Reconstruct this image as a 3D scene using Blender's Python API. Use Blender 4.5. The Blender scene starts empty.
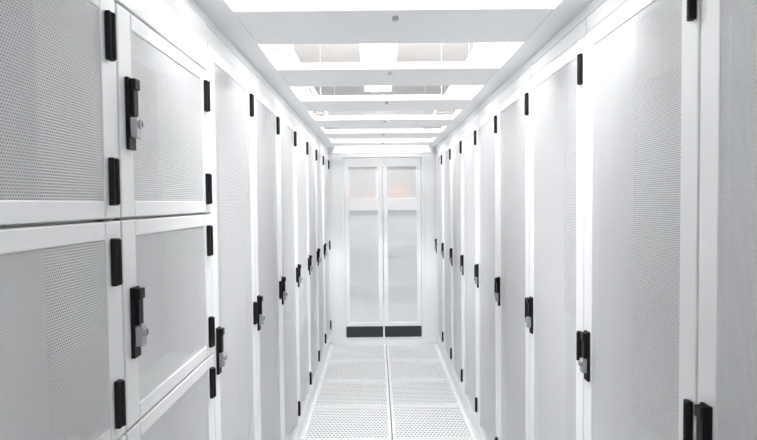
import bpy, bmesh, math
from mathutils import Matrix, Vector
scene=bpy.context.scene
scene.view_settings.view_transform='Standard'
scene.view_settings.look='None'

# ---------------------------------------------------------------- materials
def mat(name,col,rough=0.5,metal=0.0,spec=0.5,noise=0.0):
    m=bpy.data.materials.new(name); m.use_nodes=True
    nt=m.node_tree; b=nt.nodes['Principled BSDF']
    b.inputs['Base Color'].default_value=(*col,1)
    b.inputs['Roughness'].default_value=rough
    b.inputs['Metallic'].default_value=metal
    b.inputs['Specular IOR Level'].default_value=spec
    if noise>0:
        tc=nt.nodes.new('ShaderNodeTexCoord'); n=nt.nodes.new('ShaderNodeTexNoise')
        n.inputs['Scale'].default_value=6; n.inputs['Detail'].default_value=4
        nt.links.new(tc.outputs['Object'],n.inputs['Vector'])
        r=nt.nodes.new('ShaderNodeMapRange')
        r.inputs['To Min'].default_value=max(0,rough-noise); r.inputs['To Max'].default_value=min(1,rough+noise)
        nt.links.new(n.outputs['Fac'],r.inputs['Value']); nt.links.new(r.outputs['Result'],b.inputs['Roughness'])
    return m

def mth(nt,op,a,b=None):
    n=nt.nodes.new('ShaderNodeMath'); n.operation=op
    for i,v in enumerate((a,b)):
        if v is None: continue
        if isinstance(v,(int,float)): n.inputs[i].default_value=v
        else: nt.links.new(v,n.inputs[i])
    return n.outputs[0]

def hexmask(nt,u,v,pitch,rad):
    uu=mth(nt,'DIVIDE',u,pitch); vv=mth(nt,'DIVIDE',v,pitch*1.732)
    def dist(off):
        a=mth(nt,'SUBTRACT',mth(nt,'FRACT',mth(nt,'ADD',uu,off+100)),0.5)
        b=mth(nt,'MULTIPLY',mth(nt,'SUBTRACT',mth(nt,'FRACT',mth(nt,'ADD',vv,off+100)),0.5),1.732)
        return mth(nt,'SQRT',mth(nt,'ADD',mth(nt,'MULTIPLY',a,a),mth(nt,'MULTIPLY',b,b)))
    d=mth(nt,'MINIMUM',dist(0.0),dist(0.5))
    return mth(nt,'LESS_THAN',d,rad)

def slotmask(nt,u,v,pu,pv,fu,fv):
    """staggered rectangular slots, long along u"""
    row=mth(nt,'ADD',mth(nt,'DIVIDE',v,pv),200)
    par=mth(nt,'MULTIPLY',mth(nt,'MODULO',mth(nt,'FLOOR',row),2.0),0.5)
    uf=mth(nt,'FRACT',mth(nt,'ADD',mth(nt,'ADD',mth(nt,'DIVIDE',u,pu),par),100))
    return mth(nt,'MULTIPLY',mth(nt,'LESS_THAN',uf,fu),mth(nt,'LESS_THAN',mth(nt,'FRACT',row),fv))

def perforated(name,col,pitch,rad,axes=('Y','Z'),rough=0.4,slots=False):
    m=mat(name,col,rough); nt=m.node_tree; b=nt.nodes['Principled BSDF']; out=nt.nodes['Material Output']
    tc=nt.nodes.new('ShaderNodeTexCoord'); s=nt.nodes.new('ShaderNodeSeparateXYZ')
    nt.links.new(tc.outputs['Object'],s.inputs[0])
    if slots: k=slotmask(nt,s.outputs[axes[0]],s.outputs[axes[1]],.026,.030,.66,.42)
    else: k=hexmask(nt,s.outputs[axes[0]],s.outputs[axes[1]],pitch,rad)
    t=nt.nodes.new('ShaderNodeBsdfTransparent'); mx=nt.nodes.new('ShaderNodeMixShader')
    nt.links.new(k,mx.inputs[0]); nt.links.new(b.outputs[0],mx.inputs[1]); nt.links.new(t.outputs[0],mx.inputs[2])
    nt.links.new(mx.outputs[0],out.inputs['Surface'])
    return m

def emit(name,col,st):
    m=bpy.data.materials.new(name); m.use_nodes=True; nt=m.node_tree
    nt.nodes.remove(nt.nodes['Principled BSDF'])
    e=nt.nodes.new('ShaderNodeEmission'); e.inputs[0].default_value=(*col,1); e.inputs[1].default_value=st
    nt.links.new(e.outputs[0],nt.nodes['Material Output'].inputs['Surface']); return m

def clearpanel(name,tint,diff,dcol=(.95,.95,.95)):
    m=bpy.data.materials.new(name); m.use_nodes=True; nt=m.node_tree
    nt.nodes.remove(nt.nodes['Principled BSDF'])
    t=nt.nodes.new('ShaderNodeBsdfTransparent'); t.inputs[0].default_value=(*tint,1)
    d=nt.nodes.new('ShaderNodeBsdfTranslucent'); d.inputs[0].default_value=(*dcol,1)
    g=nt.nodes.new('ShaderNodeBsdfGlossy'); g.inputs['Roughness'].default_value=0.12
    a=nt.nodes.new('ShaderNodeMixShader'); a.inputs[0].default_value=diff
    nt.links.new(t.outputs[0],a.inputs[1]); nt.links.new(d.outputs[0],a.inputs[2])
    c=nt.nodes.new('ShaderNodeMixShader'); c.inputs[0].default_value=0.08
    nt.links.new(a.outputs[0],c.inputs[1]); nt.links.new(g.outputs[0],c.inputs[2])
    nt.links.new(c.outputs[0],nt.nodes['Material Output'].inputs['Surface']); return m

M_white=mat('powder_coat_white',(.955,.96,.965),.38,noise=.05)
M_frame=mat('carcass_white',(.915,.92,.925),.45)
M_perf=perforated('perforated_steel_white',(.915,.92,.93),.0057,.325)
M_in=mat('rack_interior',(.50,.505,.52),.6)
M_litback=mat('lit_backing_pale',(.80,.80,.815),.5)  # paler tone paints in the brighter light inside the lower lockers
M_gear=mat('server_front_grey',(.38,.385,.40),.5)
M_black=mat('black_plastic',(.008,.008,.010),.5,spec=.3)
M_silver=mat('satin_nickel',(.5,.5,.52),.35,metal=.7)
M_wall=mat('wall_paint',(.945,.95,.955),.7,noise=.05)
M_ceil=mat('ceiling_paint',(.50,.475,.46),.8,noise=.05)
M_alu=mat('roof_frame_white',(.955,.96,.965),.45)
M_clear=clearpanel('clear_polycarbonate',(.96,.965,.97),.035)
M_glassU=clearpanel('door_glazing',(.80,.83,.84),.55,(.80,.83,.85))
M_glassL=clearpanel('door_glazing_frosted',(.84,.88,.90),.78,(.86,.91,.94))
M_lamp=emit('lamp_diffuser',(.98,.992,1),63)
M_tileb=mat('floor_tile_edge',(.945,.95,.955),.35,noise=.06)
M_tile=perforated('floor_tile_perforated',(.925,.93,.935),.020,.30,axes=('X','Y'),rough=.35,slots=True)
M_sub=mat('subfloor_grey',(.27,.27,.28),.8)
M_dark=mat('kickplate_charcoal',(.03,.033,.036),.4)
M_orange=mat('kraft_cardboard',(.72,.38,.24),.7)
M_tray=mat('galvanised_tray',(.70,.68,.65),.4,metal=.3)
M_cable=mat('beige_cable',(.70,.55,.46),.6)

# ---------------------------------------------------------------- mesh helpers
class MB:
    def __init__(s): s.bm=bmesh.new(); s.mats=[]
    def mi(s,m):
        if m not in s.mats: s.mats.append(m)
        return s.mats.index(m)
    def box(s,x0,x1,y0,y1,z0,z1,m):
        r=bmesh.ops.create_cube(s.bm,size=1.0)
        for v in r['verts']:
            v.co=Vector(((x0+x1)/2+v.co.x*(x1-x0),(y0+y1)/2+v.co.y*(y1-y0),(z0+z1)/2+v.co.z*(z1-z0)))
        i=s.mi(m)
        for f in {f for v in r['verts'] for f in v.link_faces}: f.material_index=i
    def quad(s,pts,m):
        f=s.bm.faces.new([s.bm.verts.new(p) for p in pts]); f.material_index=s.mi(m)
    def cyl(s,c,r,l,axis,m,seg=20):
        R={'X':Matrix.Rotation(math.pi/2,4,'Y'),'Y':Matrix.Rotation(math.pi/2,4,'X'),'Z':Matrix.Identity(4)}[axis]
        q=bmesh.ops.create_cone(s.bm,cap_ends=True,segments=seg,radius1=r,radius2=r,depth=l,matrix=Matrix.Translation(c)@R)
        i=s.mi(m)
        for f in {f for v in q['verts'] for f in v.link_faces}: f.material_index=i
    def mesh(s,name):
        me=bpy.data.meshes.new(name); s.bm.to_mesh(me); s.bm.free()
        for m in s.mats: me.materials.append(m)
        return me
def obj(name,me,parent=None,loc=(0,0,0),rz=0,bevel=0):
    o=bpy.data.objects.new(name,me); scene.collection.objects.link(o)
    o.location=loc; o.rotation_euler=(0,0,rz)
    if parent: o.parent=parent
    if bevel:
        b=o.modifiers.new('bevel','BEVEL'); b.width=bevel; b.segments=2; b.limit_method='ANGLE'
    return o

# ---------------------------------------------------------------- cabinet parts (face at x=0 looking +x, width along y)
W=.6; D=1.0; H=2.12
def carcass(name,shelves=()):
    b=MB(); f=-.026
    b.box(-D,f,.002,.022,.0,H,M_frame); b.box(-D,f,W-.022,W-.002,.0,H,M_frame)
    b.box(-D,f,.022,W-.022,H-.02,H,M_frame); b.box(-D,f,.022,W-.022,0,.06,M_frame)
    b.box(-D,-D+.015,.022,W-.022,.06,H-.02,M_in)
    b.box(f-.04,f,.022,.05,.06,H-.02,M_frame); b.box(f-.04,f,W-.05,W-.022,.06,H-.02,M_frame)
    for z in shelves: b.box(-D+.02,f,.022,W-.022,z-.008,z+.008,M_frame)
    return b.mesh(name)
def interior(name,gear,m=None):
    b=MB()
    b.box(-.155,-.15,.023,W-.023,.07,H-.03,M_in)
    for z0,z1 in gear:
        b.box(-.149,-.135,.04,W-.04,z0,z1,m or M_gear)
    return b.mesh(name)
def door(name,z0,z1,y0=.003,y1=W-.003,st=.062,rl=.05):
    b=MB()
    b.box(-.022,0,y0,y0+st,z0,z1,M_white); b.box(-.022,0,y1-st,y1,z0,z1,M_white)
    b.box(-.022,0,y0+st,y1-st,z1-rl,z1,M_white); b.box(-.022,0,y0+st,y1-st,z0,z0+rl,M_white)
    return b.mesh(name)
def sheet(name,z0,z1,y0=.003,y1=W-.003,st=.062,rl=.05):
    b=MB(); a,c=y0+st-.004,y1-st+.004; p,q=z0+rl-.004,z1-rl+.004; x=-.003
    b.quad([(x,a,p),(x,c,p),(x,c,q),(x,a,q)],M_perf); return b.mesh(name)
def handle_mesh():
    b=MB()
    b.box(0,.008,-.015,.015,-.075,.075,M_black)
    b.box(.008,.017,-.010,.010,-.005,.068,M_black)
    b.box(.008,.021,-.011,.011,.050,.072,M_black)
    b.box(.008,.022,-.011,.011,-.050,-.008,M_silver)
    b.cyl((.024,0,-.022),.009,.008,'X',M_silver)
    b.box(.028,.029,-.0015,.0015,-.027,-.017,M_black)
    return b.mesh('swing_handle')
def hinge_mesh():
    b=MB()
    b.box(0,.011,-.010,.010,-.047,.047,M_black)
    b.cyl((.010,.003,0),.006,.090,'Z',M_black,16)
    return b.mesh('hinge')
HM=handle_mesh(); KM=hinge_mesh()
C_full=carcass('cabinet_carcass'); lock_z=[.21,.65,1.09,1.53,1.97]
C_lock=carcass('locker_carcass',lock_z)
G=[interior('rack_interior',[(1.35,2.0)]),interior('rack_interior',[(.9,1.9)]),interior('rack_interior',[(1.1,1.75)])]
G_lock=interior('rack_interior',[(1.10,1.52),(.66,1.08),(.22,.64)],M_litback)  # pale backings in lower compartments, standing in for light reaching them
D_full=door('door_frame',.075,2.065); S_full=sheet('perforated_sheet',.075,2.065)
D_l=[(door('locker_door_frame',a+.003,c-.003,rl=.035),sheet('locker_perforated_sheet',a+.003,c-.003,rl=.035)) for a,c in zip(lock_z[:-1],lock_z[1:])]
def fixed_panels():
    b=MB(); b.box(-.022,0,.003,W-.003,1.974,H-.005,M_white); b.box(-.022,0,.003,W-.003,.02,.206,M_white); return b.mesh('fixed_panel')
FP=fixed_panels()
def head_panels():
    b=MB(); b.box(-.024,-.006,.003,W-.003,2.069,H-.003,M_white); b.box(-.024,-.008,.003,W-.003,.005,.071,M_white); return b.mesh('head_panel')
HP=head_panels()

def cabinet(kind,loc,rz,gi):
    e=bpy.data.objects.new('server_cabinet' if kind=='full' else 'locker_cabinet',None)
    scene.collection.objects.link(e); e.location=loc; e.rotation_euler=(0,0,rz); e.empty_display_size=.2
    left=rz==0
    hy=W-(.040 if left else .018)
    if kind=='full':
        obj('carcass',C_full,e,bevel=.002); obj('rack_interior',G[gi%3],e)
        obj('door_frame',D_full,e,bevel=.003); obj('perforated_sheet',S_full,e)
        obj('head_panel',HP,e,bevel=.002)
        obj('handle',HM,e,(0,.040,1.085),bevel=.003)
        for z in (.235,1.10,1.965): obj('hinge',KM,e,(0,hy,z),bevel=.002)
    else:
        obj('carcass',C_lock,e,bevel=.002); obj('rack_interior',G_lock,e)
        obj('fixed_panel',FP,e,bevel=.002)
        for (d,s),a,c in zip(D_l,lock_z[:-1],lock_z[1:]):
            obj('locker_door_frame',d,e,bevel=.003); obj('locker_perforated_sheet',s,e)
            obj('handle',HM,e,(0,.044,(a+c)/2),bevel=.003)
            for z in (a+.075,c-.083): obj('hinge',KM,e,(0,hy,z),bevel=.002)
XL,XR=-.52,.64
for k in range(-4,8):
    cabinet('lock' if k<=0 else 'full',(XL,1.110+.6*k,0),0,k)
    cabinet('full',(XR,1.085+.6*(k+1),0),math.pi,k+1)

# ---------------------------------------------------------------- floor
YB=-1.34; YE=5.95; XC=(XL+XR)/2
b=MB(); b.box(-1.8,1.9,YB-.1,9.2,-.14,-.10,M_sub)
b.box(-1.8,XL-.0,YB-.1,9.2,-.10,-.004,M_tileb); b.box(XR,1.9,YB-.1,9.2,-.10,-.004,M_tileb)
b.box(XL,XR,YE,9.2,-.10,-.004,M_tileb)
floor=obj('floor',b.mesh('floor'))
b=MB(); xs=[XL+.001,.087,XR-.001]
y=5.94
while y>YB+.1:
    y0=max(y-.6,YB)
    for xa,xc in zip(xs[:-1],xs[1:]):
        g=.0040; r=.020
        a,c,p,q=xa+g,xc-g,y0+g,y-g
        b.box(a,a+r,p,q,-.03,0,M_tileb); b.box(c-r,c,p,q,-.03,0,M_tileb)
        b.box(a+r,c-r,p,p+r,-.03,0,M_tileb); b.box(a+r,c-r,q-r,q,-.03,0,M_tileb)
        b.quad([(a+r,p+r,-.001),(c-r,p+r,-.001),(c-r,q-r,-.001),(a+r,q-r,-.001)],M_tile)
    y-=.6
t=obj('floor_tiles',b.mesh('floor_tiles')); t.parent=floor

# ---------------------------------------------------------------- room shell
def shell(name,*a,m=M_wall):
    b=MB(); b.box(*a,m); return obj(name,b.mesh(name))
shell('wall_left',-1.75,-1.65,YB-.1,9.2,-.1,3.3)
shell('wall_right',1.80,1.90,YB-.1,9.2,-.1,3.3)
shell('wall_back',-1.65,1.80,YB-.1,YB,-.1,3.3)
shell('wall_far',-1.65,1.80,9.1,9.2,-.1,3.3)
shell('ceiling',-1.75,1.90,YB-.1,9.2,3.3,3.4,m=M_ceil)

DX0,DX1,DZ=-.385,.515,2.075; DC=(DX0+DX1)/2
b=MB()
b.box(XL-.25,DX0,YE,YE+.06,0,2.19,M_wall); b.box(DX1,XR+.25,YE,YE+.06,0,2.19,M_wall)
b.box(DX0,DX1,YE,YE+.06,DZ,2.19,M_wall)
b.box(XL+.002,XR-.002,YE-.012,YE,2.09,2.12,M_alu)
obj('wall_end',b.mesh('wall_end'),bevel=.002)
def sliding_door():
    e=bpy.data.objects.new('door_1',None); scene.collection.objects.link(e); e.location=(DC,YE,0)
    hw=(DX1-DX0)/2
    b=MB(); b.box(-hw,-hw+.03,-.012,.05,0,DZ,M_white); b.box(hw-.03,hw,-.012,.05,0,DZ,M_white)
    b.box(-hw+.03,hw-.03,-.012,.05,DZ-.03,DZ,M_white); b.box(-hw+.03,hw-.03,-.02,.05,0,.055,M_white)
    obj('door_frame',b.mesh('door_frame'),e,bevel=.002)
    for s in (-1,1):
        x0,x1=sorted((s*.004,s*(hw-.033))); b=MB(); st=.048
        y0,y1=.0,.035
        b.box(x0,x0+st,y0,y1,.06,DZ-.034,M_white); b.box(x1-st,x1,y0,y1,.06,DZ-.034,M_white)
        for za,zb in ((.06,.085),(.195,.235),(1.47,1.595),(1.945,DZ-.034)): b.box(x0+st,x1-st,y0,y1,za,zb,M_white)
        b.box(x0+.004,x1-.004,y0-.004,y0+.002,.075,.195,M_dark)
        b.box(x0+st,x1-st,y0+.01,y1-.01,.085,.195,M_white)
        obj('door_leaf',b.mesh('door_leaf'),e,bevel=.002)
        b=MB()
        for za,zb,gm in ((.235,1.47,M_glassL),(1.595,1.945,M_glassU)):
            b.quad([(x0+st,.015,za),(x1-st,.015,za),(x1-st,.015,zb),(x0+st,.015,zb)],gm)
        obj('door_glass',b.mesh('door_glass'),e)
sliding_door()

# ---------------------------------------------------------------- containment roof
root=bpy.data.objects.new('containment_roof',None); scene.collection.objects.link(root)
b=MB(); z0,z1=2.155,2.190; inL,inR=-.44,.56
b.box(XL-.06,inL,YB,YE,z0,z1,M_alu); b.box(inR,XR+.06,YB,YE,z0,z1,M_alu)
b.box(XL-.08,XL-.008,YB,YE,2.12,z0,M_alu); b.box(XR+.008,XR+.08,YB,YE,2.12,z0,M_alu)
beams=[]; k=-4
while 1.72+.755*k<YE:
    ya=max(1.72+.755*k,YB); yb=min(ya+.36,YE)
    if yb>ya: b.box(inL,inR,ya,yb,z0+.002,z1-.002,M_alu); beams.append((ya,yb))
    k+=1
obj('roof_frame',b.mesh('roof_frame'),root,bevel=.003)
b=MB(); b2=MB()
for (a0,a1),(c0,c1) in zip(beams[:-1],beams[1:]):
    if .3<a1<1.0: b2.box(inL,inR,a1,c0,2.175,2.185,M_alu)   # opaque panel added out of view to shade the upper near doors
    else: b.quad([(inL,a1,2.178),(inR,a1,2.178),(inR,c0,2.178),(inL,c0,2.178)],M_clear)
obj('roof_glazing',b.mesh('roof_glazing'),root); obj('roof_light_blocker',b2.mesh('roof_light_blocker'),root)
b=MB()
for a0,a1 in beams:
    b.cyl((.066,a0+.06,z0-.003),.010,.012,'Z',M_silver)
obj('roof_latches',b.mesh('roof_latches'),root)

# ---------------------------------------------------------------- lamps over the aisle, plus added side fill lamps
def lamp(loc,w=.30,l=.62):
    e=bpy.data.objects.new('ceiling_or_fill_light',None); scene.collection.objects.link(e); e.location=loc
    b=MB(); b.box(-w/2-.02,w/2+.02,-l/2-.02,l/2+.02,.0,.05,M_white)
    for s in (-1,1):
        b.box(-.004,.004,s*l*.4-.004,s*l*.4+.004,.05,3.3-loc[2],M_silver)
        b.box(s*(w/2+.01)-.009,s*(w/2+.01)+.009,-l/2-.02,l/2+.02,-.03,0,M_white)
        b.box(-w/2,w/2,s*(l/2+.01)-.009,s*(l/2+.01)+.009,-.03,0,M_white)
    obj('housing',b.mesh('housing'),e)
    b=MB(); b.quad([(-w/2,-l/2,-.008),(-w/2,l/2,-.008),(w/2,l/2,-.008),(w/2,-l/2,-.008)],M_lamp); obj('diffuser',b.mesh('diffuser'),e)
for i in range(6):
    lamp((.03,-.05+1.3*i,2.95))
for i in range(3):
    lamp((-1.1,.3+2.2*i,2.95)); lamp((1.2,.3+2.2*i,2.95))  # side lamps added as fill, for a bright even aisle

def tray(x):
    b=MB(); z=2.62; w=.3
    b.box(x-w/2,x-w/2+.01,YB,9.0,z,z+.06,M_tray); b.box(x+w/2-.01,x+w/2,YB,9.0,z,z+.06,M_tray)
    y=YB+.1
    while y<9: b.box(x-w/2,x+w/2,y,y+.03,z,z+.01,M_tray); y+=.3
    for i in range(7): b.cyl((x-.11+.035*i,(YB+9)/2,z+.022),.011,9-YB-.1,'Y',M_cable,8)
    for y in (0,2,4,6,8):
        for s in (-1,1): b.box(x+s*w/2-.004,x+s*w/2+.004,y-.004,y+.004,z,3.3,M_tray)
    obj('cable_tray',b.mesh('cable_tray'))
tray(-.75); tray(.87)

b=MB()
for x in (-.9,0,.9):
    for y in (8.3,8.8): b.box(x-.02,x+.02,y-.02,y+.02,0,2.2,M_frame)
for z in (.3,.9,1.5,2.1): b.box(-.92,.92,8.28,8.82,z,z+.03,M_frame)
for x,z,w,h in ((-.75,1.53,.4,.3),(-.2,1.53,.16,.2),(.1,1.53,.4,.28),(.6,1.53,.2,.35)): b.box(x,x+w,8.35,8.75,z,z+h,M_orange)
for x,z,w,h in ((-.8,.33,.5,.4),(.1,.33,.6,.35),(-.6,.93,.4,.3),(.3,.93,.4,.4)): b.box(x,x+w,8.35,8.75,z,z+h,M_gear)
obj('storage_shelf',b.mesh('storage_shelf'))

# ---------------------------------------------------------------- world + camera
w=bpy.data.worlds.new('World'); scene.world=w; w.use_nodes=True
w.node_tree.nodes['Background'].inputs[0].default_value=(.9,.95,1,1); w.node_tree.nodes['Background'].inputs[1].default_value=.6
f=545
cam=bpy.data.cameras.new('camera'); co=bpy.data.objects.new('camera',cam); scene.collection.objects.link(co)
cam.sensor_width=36; cam.lens=36*f/757; cam.clip_start=.02
cam.dof.use_dof=True; cam.dof.focus_distance=2.0; cam.dof.aperture_fstop=10
co.matrix_world=Matrix.Translation((0,0,1.56))@Matrix.Rotation(math.radians(-.16),4,'Z')@Matrix.Rotation(math.pi/2-math.atan(18/f),4,'X')@Matrix.Rotation(-.010,4,'Z')
scene.camera=co
